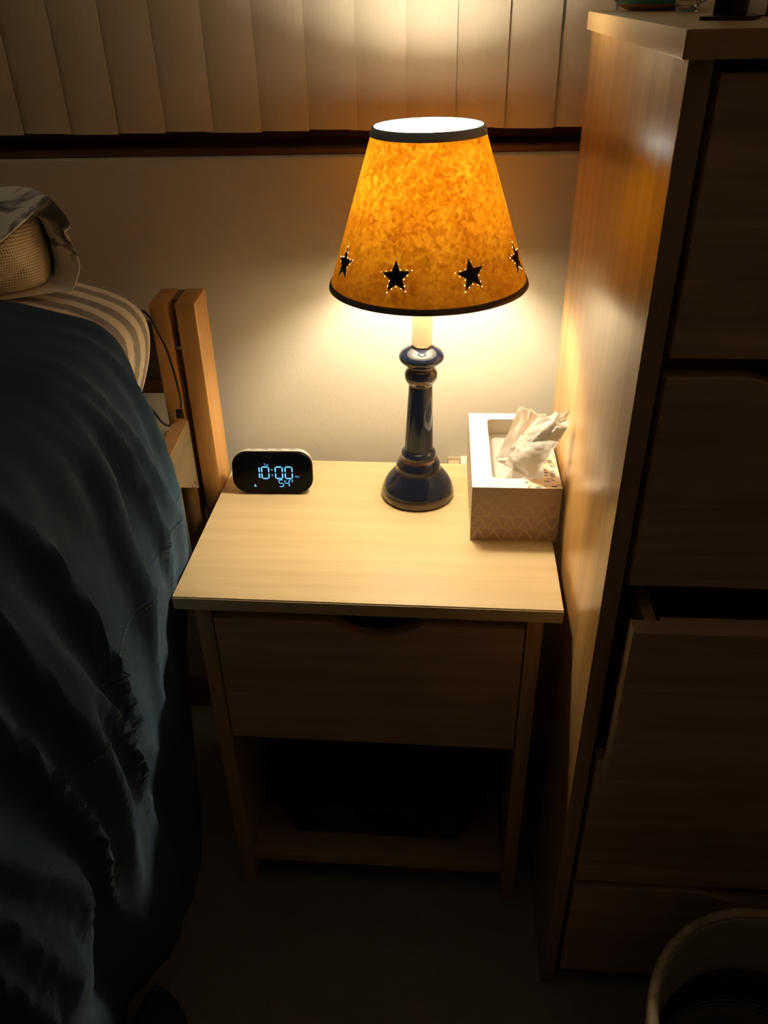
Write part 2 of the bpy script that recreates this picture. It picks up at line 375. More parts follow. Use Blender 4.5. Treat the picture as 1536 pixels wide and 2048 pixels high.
bm = bmesh.new(); loft(bm, [cring(1, 1, .006, .0235), cring(.985, .985, .012, .022), cring(.92, .93, .030, .020, -.004), cring(.78, .74, .055, .018, -.010), cring(.68, .60, .066, .015, -.012), cring(.55, .42, .069, .01, -.012)], True, True, True); cb = link('body', bm, M_FAB, ck, True)
bm = bmesh.new(); loft(bm, [cring(.94, .90, -.0012, .021), cring(.985, .97, -.0004, .0225), cring(1.0, 1.0, .002, .0235), cring(1.0, 1.0, .0062, .0235)], True, True, True); gl = link('front_glass', bm, M_BLACK, ck, True)
bm = bmesh.new(); box(bm, -.045, .045, .004, .055, 0, .004, .0015); link('foot_pad', bm, M_BLK2, ck, True)
for k, u in enumerate((.26, .42, .58, .74)):
    p = cface(u, 1); bm = bmesh.new(); box(bm, p.x-.004, p.x+.004, p.y+.011, p.y+.016, p.z-.0045, p.z-.0006, .0008); link('button', bm, plain('button_grey', (.25, .24, .23), .6), ck, True)
t = NT('display_blue'); em = t.n('ShaderNodeEmission', Color=(.16, .50, 1.0, 1), Strength=1.5); t.t.links.new(em.outputs[0], t.out.inputs[0]); M_DISP = t.m
t = NT('display_blue_dim'); em = t.n('ShaderNodeEmission', Color=(.22, .50, 1.0, 1), Strength=.9); t.t.links.new(em.outputs[0], t.out.inputs[0]); M_DISP2 = t.m
SEGS = {'0': 'abcdef', '1': 'bc', '5': 'afgcd', '4': 'fgbc'}
DD = .0016
def poly_on_face(bm, pts):
    bm.faces.new([bm.verts.new(cface(u, v, DD)) for u, v in pts])
def seg_digit(bm, ch, u0, u1, v0, v1, th):
    tu, tv = th/CW, th/CH; vm_ = (v0+v1)/2; g = .35
    def hz(v, a=u0, b=u1): poly_on_face(bm, [(a+tu*(.5+g), v), (a+tu*(1+g), v-tv/2), (b-tu*(1+g), v-tv/2), (b-tu*(.5+g), v), (b-tu*(1+g), v+tv/2), (a+tu*(1+g), v+tv/2)])
    def vt(u, a, b): poly_on_face(bm, [(u, a+tv*g), (u+tu/2, a+tv*(.5+g)), (u+tu/2, b-tv*(.5+g)), (u, b-tv*g), (u-tu/2, b-tv*(.5+g)), (u-tu/2, a+tv*(.5+g))])
    for s in SEGS[ch]:
        {'a': lambda: hz(v1-tv/2), 'd': lambda: hz(v0+tv/2), 'g': lambda: hz(vm_), 'f': lambda: vt(u0+tu/2, vm_, v1-tv*.3), 'e': lambda: vt(u0+tu/2, v0+tv*.3, vm_),
         'b': lambda: vt(u1-tu/2, vm_, v1-tv*.3), 'c': lambda: vt(u1-tu/2, v0+tv*.3, vm_)}[s]()
bm = bmesh.new(); V0, V1 = .355, .672
seg_digit(bm, '1', .25, .351, V0, V1, .0021)
for a, b in ((.366, .468), (.534, .636), (.655, .757)): seg_digit(bm, '0', a, b, V0, V1, .0021)
for v in (.455, .585):
    poly_on_face(bm, [(.501+.009*math.cos(2*PI*k/8), v+.0165*math.sin(2*PI*k/8)) for k in range(8)])
tag(link('time_display', bm, M_DISP, gl, sharp='raw'), 'glowing blue digits reading 10:00')
bm = bmesh.new(); seg_digit(bm, '5', .574, .638, .158, .345, .0013); seg_digit(bm, '4', .648, .710, .158, .345, .0013)
tag(link('temperature_display', bm, M_DISP, gl, sharp='raw'), 'glowing blue digits reading 54')
def text_on_face(name, s, u, v, h, mat):
    cu = bpy.data.curves.new('t', 'FONT'); cu.body = s; cu.size = 1; cu.resolution_u = 2
    to = bpy.data.objects.new('t', cu); COL.objects.link(to); dg = bpy.context.evaluated_depsgraph_get()
    me = to.evaluated_get(dg).to_mesh(); bm = bmesh.new(); bm.from_mesh(me); to.evaluated_get(dg).to_mesh_clear()
    bpy.data.objects.remove(to); bpy.data.curves.remove(cu)
    for q in bm.verts: q.co = cface(u+q.co.x*h/CW, v+q.co.y*h/CH, DD)
    return link(name, bm, mat, gl, sharp='raw')
text_on_face('degree_letter', '°F', .712, .268, .0072, M_DISP2)
text_on_face('meridiem_letters', 'PM', .784, .388, .0050, M_DISP2)
text_on_face('weekday_letters', 'Tue', .402, .690, .0050, M_DISP2)
bm = bmesh.new()
bu, bv = .28, .19
poly_on_face(bm, [(bu-.016, bv-.022), (bu+.016, bv-.022), (bu+.013, bv-.008), (bu+.010, bv+.022), (bu+.004, bv+.034), (bu-.004, bv+.034), (bu-.010, bv+.022), (bu-.013, bv-.008)])
poly_on_face(bm, [(bu-.005, bv-.027), (bu-.003, bv-.036), (bu+.003, bv-.036), (bu+.005, bv-.027)])
poly_on_face(bm, [(bu+.008, bv+.012), (bu+.021, bv-.034), (bu+.017, bv-.036), (bu+.005, bv+.012)])
link('alarm_icon', bm, M_DISP2, gl, sharp='raw')

# ------------------------------------------------------------------ tissue box
BW, BD, BH = .1255, .238, .090
tb = empty('tissue_box', (.4555, -.1295, TH), -.034, 'patterned cardboard tissue box between the lamp and the dresser', 'tissue box')
def mat_card():
    t = NT('printed_cardboard'); tc = t.n('ShaderNodeTexCoord'); sp = t.n('ShaderNodeSeparateXYZ'); t.t.links.new(tc.outputs['Object'], sp.inputs[0])
    X, Y, Z = sp.outputs; geo = t.n('ShaderNodeNewGeometry'); ns_ = t.n('ShaderNodeVectorTransform', _vector_type='NORMAL', _convert_from='WORLD', _convert_to='OBJECT')
    t.t.links.new(geo.outputs['True Normal'], ns_.inputs[0]); sn = t.n('ShaderNodeSeparateXYZ'); t.t.links.new(ns_.outputs[0], sn.inputs[0])
    # triangle lattice on the end panels
    rowh = .0205
    zr = t.math('DIVIDE', Z, rowh); fz = t.math('FRACT', zr); nz = t.noise(t.coord((1, 1, 1)), 30, 1)
    xs = t.math('ADD', t.math('DIVIDE', X, .0235), t.math('MULTIPLY', nz, .5)); fx = t.math('FRACT', t.math('ADD', xs, 20.0))
    tri = t.math('ABSOLUTE', t.math('SUBTRACT', t.math('MULTIPLY', fx, 2.0), 1.0))
    dl = t.math('ABSOLUTE', t.math('SUBTRACT', tri, fz)); l1 = t.math('LESS_THAN', dl, .13)
    l2 = t.math('LESS_THAN', fz, .10); ln = t.math('MAXIMUM', l1, l2)
    fade = t.n('ShaderNodeMapRange', i0=Z, i1=.0, i2=.085).outputs[0]
    body = t.mix(fade, (.34, .22, .20), (.38, .29, .235)); endc = t.mix(t.math('MULTIPLY', ln, t.math('SUBTRACT', .62, t.math('MULTIPLY', fade, .56))), body, (.58, .46, .24))
    # brush dashes on the sides and along the right of the top
    vo = t.n('ShaderNodeTexVoronoi', Scale=1.0, Randomness=.75); t.t.links.new(t.coord((78, 200, 200)), vo.inputs['Vector'])
    ds = t.math('LESS_THAN', vo.outputs['Distance'], .38)
    pick = t.n('ShaderNodeSeparateColor'); t.t.links.new(vo.outputs['Color'], pick.inputs[0])
    dcol = t.ramp(pick.outputs[0], [(.0, (.05, .06, .09)), (.35, (.12, .17, .27)), (.6, (.10, .07, .07)), (.8, (.40, .22, .13)), (1, (.55, .40, .28))])
    mask = t.math('GREATER_THAN', t.math('ADD', X, t.math('MULTIPLY', nz, .02)), .026)
    side = t.math('GREATER_THAN', t.math('ABSOLUTE', sn.outputs[0]), .5); mask = t.math('MAXIMUM', mask, side)
    pap = t.mix(mask, (.86, .84, .80), (.80, .66, .50)); topc = t.mix(t.math('MULTIPLY', ds, mask), pap, dcol)
    isend = t.math('GREATER_THAN', t.math('ABSOLUTE', sn.outputs[1]), .5)
    t.set(Base__Color=t.mix(geo.outputs['Backfacing'], t.mix(isend, topc, endc), (.70, .64, .55)), Roughness=.45); return t.m
M_CARD = mat_card()
bm = bmesh.new()
ow, od, ocx, ocy = .075, .190, .004, .002
outer = [(-BW/2, -BD/2), (BW/2, -BD/2), (BW/2, BD/2), (-BW/2, BD/2)]
inner = rrect(ow, od, .008, 5, ocx, ocy)
def top_ring(z):
    ov = [bm.verts.new((x, y, z)) for x, y in outer]; iv = [bm.verts.new((x, y, z)) for x, y in inner]
    ed = [bm.edges.new((L[i], L[(i+1) % len(L)])) for L in (ov, iv) for i in range(len(L))]
    bmesh.ops.triangle_fill(bm, edges=ed, use_beauty=True); return ov, iv
o1, i1 = top_ring(BH); o0, i0 = top_ring(BH-.0008)
for i in range(len(i1)): bm.faces.new((i1[i], i1[(i+1) % len(i1)], i0[(i+1) % len(i0)], i0[i]))
bt = [bm.verts.new((x, y, 0)) for x, y in outer]
for i in range(4): bm.faces.new((o1[i], o1[(i+1) % 4], bt[(i+1) % 4], bt[i]))
bm.faces.new(bt)
carton = link('carton', bm, M_CARD, tb)
bm = bmesh.new(); box(bm, -BW/2+.002, BW/2-.002, -BD/2+.002, BD/2-.002, .001, .052)
M_TIS = NT('tissue_paper'); tn = M_TIS.noise(M_TIS.coord(), 700, 2, .6); tn2 = M_TIS.noise(M_TIS.coord((60, 60, 60)), 1, 3, .6)
M_TIS.set(Base__Color=(.93, .93, .92), Roughness=.95, Specular__IOR__Level=.1); M_TIS.bump(M_TIS.math('ADD', tn, tn2), .25, .0015)
d_ = M_TIS.n('ShaderNodeBsdfTranslucent', Color=(.8, .78, .74)); mx = M_TIS.n('ShaderNodeMixShader'); mx.inputs[0].default_value = .40
M_TIS.t.links.new(M_TIS.b.outputs[0], mx.inputs[1]); M_TIS.t.links.new(d_.outputs[0], mx.inputs[2]); M_TIS.t.links.new(mx.outputs[0], M_TIS.out.inputs[0]); M_TIS = M_TIS.m
link('tissue_stack', bm, M_TIS, tb)
tis = empty('tissue', (.462, -.15, TH+.055), 0, 'crumpled white tissue pulled up out of the tissue box', 'tissue')
def sheet(name, A, B, C, D, fold, seed, n=26):
    """grid between curve A->B (bottom) and D->C (top) with accordion folds"""
    bm = bmesh.new(); rows = []
    A, B, C, D = map(Vector, (A, B, C, D)); nrm = ((B-A).cross(D-A)).normalized()
    for j in range(n+1):
        v = j/n; row = []
        for i in range(n+1):
            u = i/n; p = (A*(1-u)+B*u)*(1-v)+(D*(1-u)+C*u)*v
            k = fold*(math.sin(u*6+seed+1.2*v)*.7+math.sin(u*12+seed*2-2*v)*.2)*(.35+.8*v*(1.2-v))
            k += .004*noise.noise(Vector((u*4, v*4, seed)))+.0016*noise.noise(Vector((u*12, v*12, seed+5)))
            bow = .010*math.sin(PI*u)*math.sin(PI*v)
            row.append(p+nrm*(k+bow)-tis.location)
        rows.append(row)
    loft(bm, rows, False); bmesh.ops.solidify(bm, geom=bm.faces[:], thickness=.0004)
    return link(name, bm, M_TIS, tis, 'all')
tip = at_x(1138, 822, .5085); tip2 = at_x(1137, 852, .509)
pk = at_y(1038, 812, -.165); pk2 = at_y(1082, 828, -.18)
lowtip = at_z(1062, 960, TH+BH+.004); lowl = at_z(1008, 926, TH+BH-.004)
b1 = Vector((.437, -.185, TH+.056)); b2 = Vector((.486, -.155, TH+.056)); b3 = Vector((.436, -.10, TH+.056)); b4 = Vector((.484, -.10, TH+.056))
sheet('tissue_ply', b3, b4, pk2, pk, .006, 1.0)
sheet('tissue_ply', b1, b2, tip2, at_y(1082, 830, -.215), .006, 2.3)
sheet('tissue_ply', at_y(1012, 905, -.175), at_y(1100, 905, -.215), tip, at_y(1074, 836, -.20), .005, 3.7)
sheet('tissue_ply', lowl, lowtip, at_x(1118, 884, .5), at_y(1042, 870, -.18), .005, 5.1)

sheet('tissue_ply', at_y(1048, 884, -.205), at_y(1108, 892, -.232), at_x(1141, 846, .511), at_x(1112, 822, .500), .003, 6.4)

# ------------------------------------------------------------------ wall outlet and plug
ou = empty('wall_outlet', (.392, WY, .578), 0, 'beige outlet cover low on the wall behind the nightstand', 'outlet')
bm = bmesh.new(); box(bm, -.026, .044, -.006, 0, -.07, .044, .003); link('cover_plate', bm, plain('beige_plastic', (.52, .42, .28), .4), ou, True)
bm = bmesh.new(); box(bm, -.024, -.004, -.022, -.0063, .01, .040, .002); link('adapter', bm, plain('beige_plastic', (.52, .42, .28), .4), ou, True)
pl = empty('power_plug', (.3965, WY-.0065, .595), 0, 'white power plug in the wall outlet beside the tissue box', 'plug')
bm = bmesh.new(); box(bm, -.008, .010, -.03, 0, 0, .0315, .003); link('plug_body', bm, plain('white_plastic', (.80, .77, .72), .4), pl, True)
bm = bmesh.new(); tube(bm, smooth_path([(.006, -.031, .02), (.007, -.036, .034), (.010, -.037, .036), (.013, -.036, .0), (.013, -.03, -.2), (.05, -.03, -.4), (.06, -.03, -.58)]), .002, 8); link('cord', bm, plain('white_plastic', (.80, .77, .72), .4), pl, True)

# ------------------------------------------------------------------ dresser
DX, DY, DA = .508, -.542, -.0398
DWd, DDp, DZ = .80, .50, 1.279
ds = empty('dresser', (DX, DY, 0), DA, 'tall honey-coloured wooden dresser with its third drawer pulled open', 'dresser')
M_DSIDE = wood('honey_glued_panel', (.60, .345, .12), (.48, .262, .08), 'z', .30, 42, .35)
M_DTOP = wood('maple_top_edge', (.60, .41, .19), (.50, .32, .14), 'y', .36)
M_DFR = wood('dresser_front_wood', (.53, .345, .23), (.38, .235, .15), 'x', .5, 13)
M_DSTILE = wood('dresser_stile_wood', (.40, .235, .145), (.31, .18, .105), 'z', .5)
part_box('side_panel', M_DSIDE, ds, 0, .0185, .0022, DDp, 0, DZ, .0012)
part_box('side_panel', M_DSIDE, ds, DWd-.0185, DWd, .0022, DDp, 0, DZ, .0012)
part_box('edge_strip', M_DSTILE, ds, 0, .0185, 0, .002, 0, DZ, 0)
part_box('edge_strip', M_DSTILE, ds, DWd-.0185, DWd, 0, .002, 0, DZ, 0)
tpp = part_box('top', M_DTOP, ds, -.006, DWd+.006, -.006, DDp+.004, DZ+.0002, DZ+.0202, .0016)
part_box('edge_banding', M_DTOP, tpp, -.0055, DWd+.0055, -.0073, -.0062, DZ+.001, DZ+.0195, 0)
part_box('edge_seam', M_DARKEDGE, tpp, -.0064, -.0056, -.0076, -.0056, DZ+.001, DZ+.0195, 0)
part_box('back_panel', M_DFR, ds, .019, DWd-.019, DDp-.012, DDp-.004, .02, DZ-.0005, 0)
part_box('plinth', M_DSTILE, ds, .019, DWd-.019, .03, .048, 0, .034, .001)
M_RAIL = plain('dark_rail', (.10, .055, .028), .6)
DFY = .004
x0, x1 = .0255, DWd-.0255
specs = [(1.046, 1.270, None, 0, 0), (.792, 1.028, (.100, .36), .020, 0), (.536, .7675, (.20, .34), .02, .046), (.272, .520, (.20, .34), .02, 0), (.042, .258, (.20, .34), .02, 0)]
for z0, z1, scp, dep, pull in specs:
    bm = bmesh.new(); scooped_front(bm, x0, x1, z0, z1, DFY-.004-pull, DFY+.016-pull, scp[0] if scp else None, scp[1] if scp else None, dep)
    bmesh.ops.bevel(bm, geom=[e for e in bm.edges if abs(e.verts[0].co.y-(DFY-.004-pull)) < 1e-5 and abs(e.verts[1].co.y-(DFY-.004-pull)) < 1e-5], offset=.0011, segments=1, affect='EDGES')
    d = link('drawer', bm, M_DFR, ds, True)
    bm = bmesh.new(); a, b = x0+.0185, x1-.0185; yb0 = DFY+.0163-pull
    zt = z1-.010 if pull else z1-.03
    for q in ((a, a+.013, yb0, yb0+.42, z0+.015, zt), (b-.013, b, yb0, yb0+.42, z0+.015, zt), (a+.0132, b-.0132, yb0+.408, yb0+.42, z0+.015, zt), (a+.0132, b-.0132, yb0, yb0+.4075, z0+.018, z0+.024)): box(bm, *q)
    if pull: box(bm, a+.0132, b-.0132, yb0, yb0+.006, z0+.03, z1-.0005)
    link('drawer_box', bm, M_DFR, d)
for z0, z1 in ((1.031, 1.043), (.772, .788), (.522, .533), (.2595, .2705)):
    part_box('rail', M_RAIL, ds, .019, DWd-.019, .022, .04, z0, z1, 0) if z0 not in (.772,) else part_box('rail', M_RAIL, ds, .019, DWd-.019, .022, .04, .776, .789, 0)

# ------------------------------------------------------------------ things on the dresser
ZT = DZ+.0204
# shallow teal dish
dish = empty('glazed_dish', (.600, -.066, ZT), 0, 'teal-rimmed dish with a tan base at the back of the dresser', 'dish')
bm = bmesh.new(); lathe(bm, [(.030, 0), (.038, .001), (.046, .005), (.050, .0072), (.047, .0072), (.030, .004)], 48); link('dish_base', bm, plain('tan_ceramic', (.42, .26, .14), .5), dish, 'all')
bm = bmesh.new(); lathe(bm, [(.0500, .0070), (.053, .010), (.055, .024), (.057, .040), (.0545, .041), (.051, .024), (.047, .010)], 48, None, False); link('dish_rim', bm, plain('teal_glaze', (.03, .32, .37), .15, coat=.5), dish, 'all')
# small glass cup
M_CLEAR = NT('clear_glass'); M_CLEAR.set(Base__Color=(.95, .97, .97), Roughness=.03, Transmission__Weight=1.0, IOR=1.45); M_CLEAR = M_CLEAR.m
cup = empty('glass_cup', (.6035, -.176, ZT), .3, 'small clear glass cup with a handle beside the teal dish', 'cup')
bm = bmesh.new(); lathe(bm, [(.0095, 0), (.0115, .001), (.0135, .012), (.015, .03), (.016, .045), (.0148, .045), (.0138, .03), (.0122, .012), (.009, .004)], 40); link('cup_wall', bm, M_CLEAR, cup, 'all')
bm = bmesh.new(); tube(bm, smooth_path([(.0135, 0, .009), (.021, 0, .010), (.0255, 0, .019), (.024, 0, .031), (.0155, 0, .034)]), .0021, 8); link('cup_handle', bm, M_CLEAR, cup, 'all')
# black metal frame stand
M_BM = plain('black_metal', (.012, .012, .013), .35)
fs = empty('frame_stand', (.596, -.395, ZT), -.55, 'black upright stand at the front corner of the dresser top', 'stand')
for nm, b in (('upright', (-.0275, -.0155, -.012, -.004, .003, .16)), ('upright', (-.0075, .0045, -.034, -.026, .003, .16)), ('foot', (-.032, .01, -.036, .006, 0, .003)), ('backplate', (-.014, .0, -.020, -.017, .0031, .15))):
    part_box(nm, M_BM, fs, *b, .0008)
wb = empty('wooden_box', (.700, -.30, ZT), -.05, 'dark brown wooden box on the dresser beside the black stand', 'box')
M_DKW = wood('dark_brown_wood', (.13, .07, .04), (.07, .035, .02), 'x', .4)
part_box('box_body', M_DKW, wb, -.07, .09, -.05, .06, 0, .055, .002)
part_box('box_lid', M_DKW, wb, -.073, .093, -.053, .063, .0553, .072, .003)

# ------------------------------------------------------------------ bed frame
M_POST = wood('bed_honey_wood', (.56, .30, .095), (.45, .225, .065), 'z', .42)
M_RAILX = wood('bed_rail_wood', (.26, .14, .06), (.19, .095, .04), 'x', .45)
M_PLY = wood('pale_plywood', (.17, .125, .072), (.13, .095, .053), 'y', .55)
bed = empty('bed_frame', (-.75, -.9, 0), 0, 'honey wood bed frame with slotted corner posts beside the nightstand', 'bed')
def bp(name, mat, x0, x1, y0, y1, z0, z1, bev=.003): return part_box(name, mat, bed, x0+.75, x1+.75, y0+.9, y1+.9, z0, z1, bev)
PZ = .956
for xa, xb, xc, xd_ in ((-.0715, -.0445, -.034, -.005), (-1.50, -1.473, -1.462, -1.433)):
    bp('post', M_POST, xa, xb, -.110, -.037, 0, PZ); bp('post', M_POST, xc, xd_, -.110, -.037, 0, PZ)
    bp('post_spacer', M_RAILX, xb+.0002, xc-.0002, -.085, -.0375, .60, PZ-.002, 0)
    for z in (.885, .80): 
        bm = bmesh.new(); tube(bm, [(xb+.75, -.096+.9, z), (xc+.75, -.096+.9, z)], .003, 8); link('bolt', bm, plain('zinc', (.5, .5, .5), .35, 1), bed, True)
for z0, z1, mt in ((.802, .826, M_RAILX), (.8265, .915, wood('grey_headboard', (.17, .14, .11), (.11, .09, .07), 'x', .6))): bp('headboard_slat', mt, -1.472, -.0716, -.075, -.058, z0, z1)
# side rail, its lower edge stepping up towards the post
bm = bmesh.new(); prism(bm, [(-.1105+.9, .652), (-.1105+.9, .771), (-1.95+.9, .771), (-1.95+.9, .716), (-.216+.9, .716)], 'x', -.062+.75, -.0405+.75)
sr = link('side_rail', bm, M_PLY, bed, True)
bm = bmesh.new(); box(bm, -.0622+.75, -.0404+.75, -1.95+.9, -.1106+.9, .7712, .7740, 0); link('rail_top_strip', bm, M_RAILX, sr)  # thin darker strip along the top face of the side rail
for y in (-.128, -.143):
    bm = bmesh.new(); tube(bm, [(-.0407+.75, y+.9, .672), (-.0398+.75, y+.9, .672)], .0022, 8); link('screw', bm, plain('dark_screw', (.05, .03, .02), .5), sr)
bp('side_rail', M_PLY, -1.464, -1.443, -1.95, -.1105, .66, .771, .001)
for k in range(10): bp('bed_slat', M_PLY, -1.442, -.0625, -.22-.18*k, -.14-.18*k, .752, .771, .001)
bp('foot_rail', M_RAILX, -1.50, -.02, -1.99, -1.951, .55, .80)
for xa in (-1.50, -.075): bp('post', M_POST, xa, xa+.05, -2.05, -1.991, 0, .85)

# mattress with the striped fitted sheet
def mat_stripe():
    t = NT('striped_sheet'); tc = t.n('ShaderNodeTexCoord'); sp = t.n('ShaderNodeSeparateXYZ'); t.t.links.new(tc.outputs['Object'], sp.inputs[0])
    n1 = t.noise(t.coord((40, 40, 40)), 1, 4, .7); n2 = t.noise(t.coord((14, 14, 14)), 1, 3, .6)
    yy = t.math('ADD', sp.outputs[1], t.math('MULTIPLY', t.math('SUBTRACT', n1, .5), 0.010)); yy = t.math('ADD', yy, t.math('MULTIPLY', t.math('SUBTRACT', n2, .5), .006))
    f = t.math('FRACT', t.math('DIVIDE', t.math('MULTIPLY', yy, -1), .032))
    g = t.math('MULTIPLY', t.n('ShaderNodeMapRange', i0=f, i1=.16, i2=.26).outputs[0], t.n('ShaderNodeMapRange', i0=f, i1=.78, i2=.66).outputs[0])
    grey = t.mix(n2, (.23, .22, .225), (.38, .36, .36)); t.set(Base__Color=t.mix(g, (.76, .73, .68), grey), Roughness=.9, Specular__IOR__Level=.15)
    t.bump(t.noise(t.coord(), 900, 2), .3, .0006); return t.m
ma = empty('mattress', (-.75, -.122, .7745), 0, 'mattress in a grey and cream striped fitted sheet', 'mattress')
prof_m = [(-.68, 0), (-.72, .02), (-.72, .12), (-.70, .185), (-.65, .215), (-.4, .240), (.1, .243), (.40, .240), (.52, .234), (.58, .2285), (.62, .219), (.650, .208), (.670, .196), (.684, .178), (.688, .155), (.682, .120), (.668, .080), (.650, .040), (.636, .004)]
prof_m = [(p.x, p.z) for p in smooth_path([(a, 0, b) for a, b in prof_m], 4)]
bm = bmesh.new(); rings = []
cxm, czm = 0, .11
for y, s, k in ((.0, .90, .93), (-.003, .975, .98), (-.008, .995, .997), (-.03, 1, 1), (-.06, 1, 1), (-.10, 1, 1), (-.14, 1, 1), (-.18, 1, 1), (-.4, 1, 1), (-1.0, 1, 1), (-1.80, 1, 1), (-1.81, .97, .95)):
    ex = .012*max(0, (.03+y)/.03)
    tp_ = .022*min(1, max(0, (-.06-y)/.12))
    rings.append([(px-(ex+tp_)*(1 if px > 0 else -1)*min(1, abs(px)/.5), y, czm+(pz-czm)*k) for px, pz in prof_m])
loft(bm, rings, True, True, True); link('fitted_sheet', bm, mat_stripe(), ma, 'all')

# ------------------------------------------------------------------ blue comforter
def mat_denim():
    t = NT('blue_denim'); v = t.coord(); n = t.noise(v, 520, 3, .7); n2 = t.noise(v, 9, 3, .6)
    c = t.mix(n2, (.011, .033, .078), (.018, .049, .108)); c = t.mix(t.math('MULTIPLY', n, .45), c, (.032, .066, .125))
    t.set(Base__Color=c, Roughness=.95, Specular__IOR__Level=.12, Sheen__Weight=.25, Sheen__Roughness=.5, Sheen__Tint=(.35, .5, .7, 1)); t.bump(n, .5, .0012); return t.m
M_DEN = mat_denim()
CP = [(-1.30, 1.024), (-.9, 1.026), (-.5, 1.026), (-.34, 1.024), (-.24, 1.019), (-.18, 1.011), (-.13, 1.000), (-.088, .986), (-.062, .955), (-.045, .900), (-.035, .83), (-.028, .76), (-.025, .68), (-.026, .62), (-.034, .54), (-.042, .45), (-.048, .34), (-.053, .22), (-.060, .12), (-.074, .015)]
CPs = smooth_path([(x, 0, z) for x, z in CP], 6)
def head_y(z):
    tb_ = [(1.02, -.285), (.985, -.270), (.89, -.278), (.76, -.262), (.62, -.257), (.5, -.30), (.3, -.33), (0, -.345)]
    for (z0, y0), (z1, y1) in zip(tb_, tb_[1:]):
        if z <= z0 and z >= z1: return y0+(y1-y0)*(z0-z)/(z0-z1)
    return tb_[0][1] if z > 1 else tb_[-1][1]
cmf = empty('comforter', (-.75, -.9, 0), 0, 'dark blue denim comforter draped over the bed side down to the carpet', 'comforter')
def cpoint(i, y, off=0):
    p = CPs[i]; x, z = p.x, p.z
    q0, q1 = CPs[max(i-1, 0)], CPs[min(i+1, len(CPs)-1)]; tg = (q1-q0).normalized(); nr = Vector((-tg.z, 0, tg.x))
    if nr.x < 0 and nr.z < 0: nr = -nr
    dy = min(max(0, -.42-y), .6)
    x -= dy*.26*max(0, 1-z/.55)
    side = min(1, max(0, (1.0-z)/.12)); low = min(1, max(0, (.75-z)/.5))
    fp = y+.24*z+.03*noise.noise(Vector((y*3, z*3, 1.7)))
    hd = min(1, max(0, (head_y(z)-y)/.05))
    dsp = 0
    r1 = noise.noise(Vector((fp*16, z*2.0, 3.1))); r2 = noise.noise(Vector((fp*34, z*3.5, 8.2)))
    dsp += (.030*max(0, .80-abs(r1)*2.3)+.0060*(.5+r2))*side*(1-.55*low)*(.2+.8*hd)
    dsp += .020*low*hd*math.sin(fp*2*PI/.235+1.9+1.2*noise.noise(Vector((y*2, z*1.5, 4))))*min(1, dy*4+.35)
    dsp += (.004+.006*noise.noise(Vector((x*7, y*7, z*2+2))))*(1-side)
    dsp += .0015*noise.noise(Vector((y*40, z*40, 3)))
    kz = min(1, max(0, (.74-z)/.12)); ky = min(1, max(0, (y+.62)/.22)); dsp *= 1-.75*kz*ky
    res = Vector((x, y, z))+nr*(dsp+off)
    if res.z < .012: res.z = .012
    return res
NY = 150
bm = bmesh.new(); rows = []
org = cmf.location
def crow(t_, off, din=0):
    row = []
    for i in range(len(CPs)):
        hy = head_y(CPs[i].z)-din-.11*min(1, max(0, (-.220-CPs[i].x)/.08)); row.append(cpoint(i, hy+(-1.88-hy)*t_, off)-org)
    return row
for j in range(NY+1):
    t_ = (j/NY)**1.25; d_in = .004 if j == 0 else 0
    rows.append(crow(t_, -.002 if j == 0 else 0)+crow(t_, -.006 if j == 0 else -.007)[::-1])
loft(bm, rows, True, True, True); quilt = link('quilt', bm, M_DEN, cmf, 'all')
# stitched seam parallel to the hem
def find_i(z): return min(range(len(CPs)), key=lambda i: abs(CPs[i].z-z)+(10 if CPs[i].x < -.15 else 0))
M_THREAD = plain('seam_thread', (.22, .21, .18), .9)
def seam_pts(zf, y0, y1, n, off):
    out = []
    for k in range(n+1):
        y = y0+(y1-y0)*k/n; z = zf(y); fi = 0
        for i in range(20, len(CPs)-1):
            if CPs[i].z >= z >= CPs[i+1].z: fi = i; fr = (CPs[i].z-z)/(CPs[i].z-CPs[i+1].z); break
        out.append(cpoint(fi, y, off)*(1-fr)+cpoint(fi+1, y, off)*fr-org)
    return out
zf = lambda y: .742+.10*(y+.236)
bm = bmesh.new(); tube(bm, seam_pts(zf, -.262, -.75, 110, .0002), .0010, 6); link('seam_ridge', bm, M_DEN, cmf, 'all')
bm = bmesh.new(); sp = seam_pts(lambda y: zf(y)-.006, -.262, -.75, 200, .0003)
for k in range(0, 200, 2): tube(bm, [sp[k], sp[k+1]], .0006, 4)
tag(link('seam_stitching', bm, M_THREAD, cmf), kind='stuff')

# ------------------------------------------------------------------ pillow in an open pillowcase
def mat_tiedye():
    t = NT('tie_dye_case'); n = t.noise(t.coord((15, 15, 22)), 1, 3, .55, .5); n2 = t.noise(t.coord(), 120, 3, .7)
    f = t.math('ADD', n, t.math('MULTIPLY', t.math('SUBTRACT', n2, .5), .10))
    c = t.ramp(f, [(.38, (.19, .19, .21)), (.45, (.46, .46, .48)), (.49, (.90, .89, .87))])
    t.set(Base__Color=c, Roughness=.9, Specular__IOR__Level=.1); t.bump(n2, .2, .0008); return t.m
def mat_mesh():
    t = NT('mesh_knit'); vo = t.n('ShaderNodeTexVoronoi', Scale=290.0, Randomness=.0, _voronoi_dimensions='2D')
    t.t.links.new(t.coord(kind='UV'), vo.inputs['Vector'])
    d = t.n('ShaderNodeMapRange', i0=vo.outputs['Distance'], i1=.22, i2=.36).outputs[0]
    t.set(Base__Color=t.mix(d, (.36, .28, .17), (.84, .74, .56)), Roughness=.85); t.bump(d, .6, .0015); return t.m
M_TIE = mat_tiedye()
pw = empty('pillow', (-.30, -.14, 1.0), 0, 'pillow standing open-ended in a grey tie-dye pillowcase above the comforter', 'pillow')
PO = pw.location
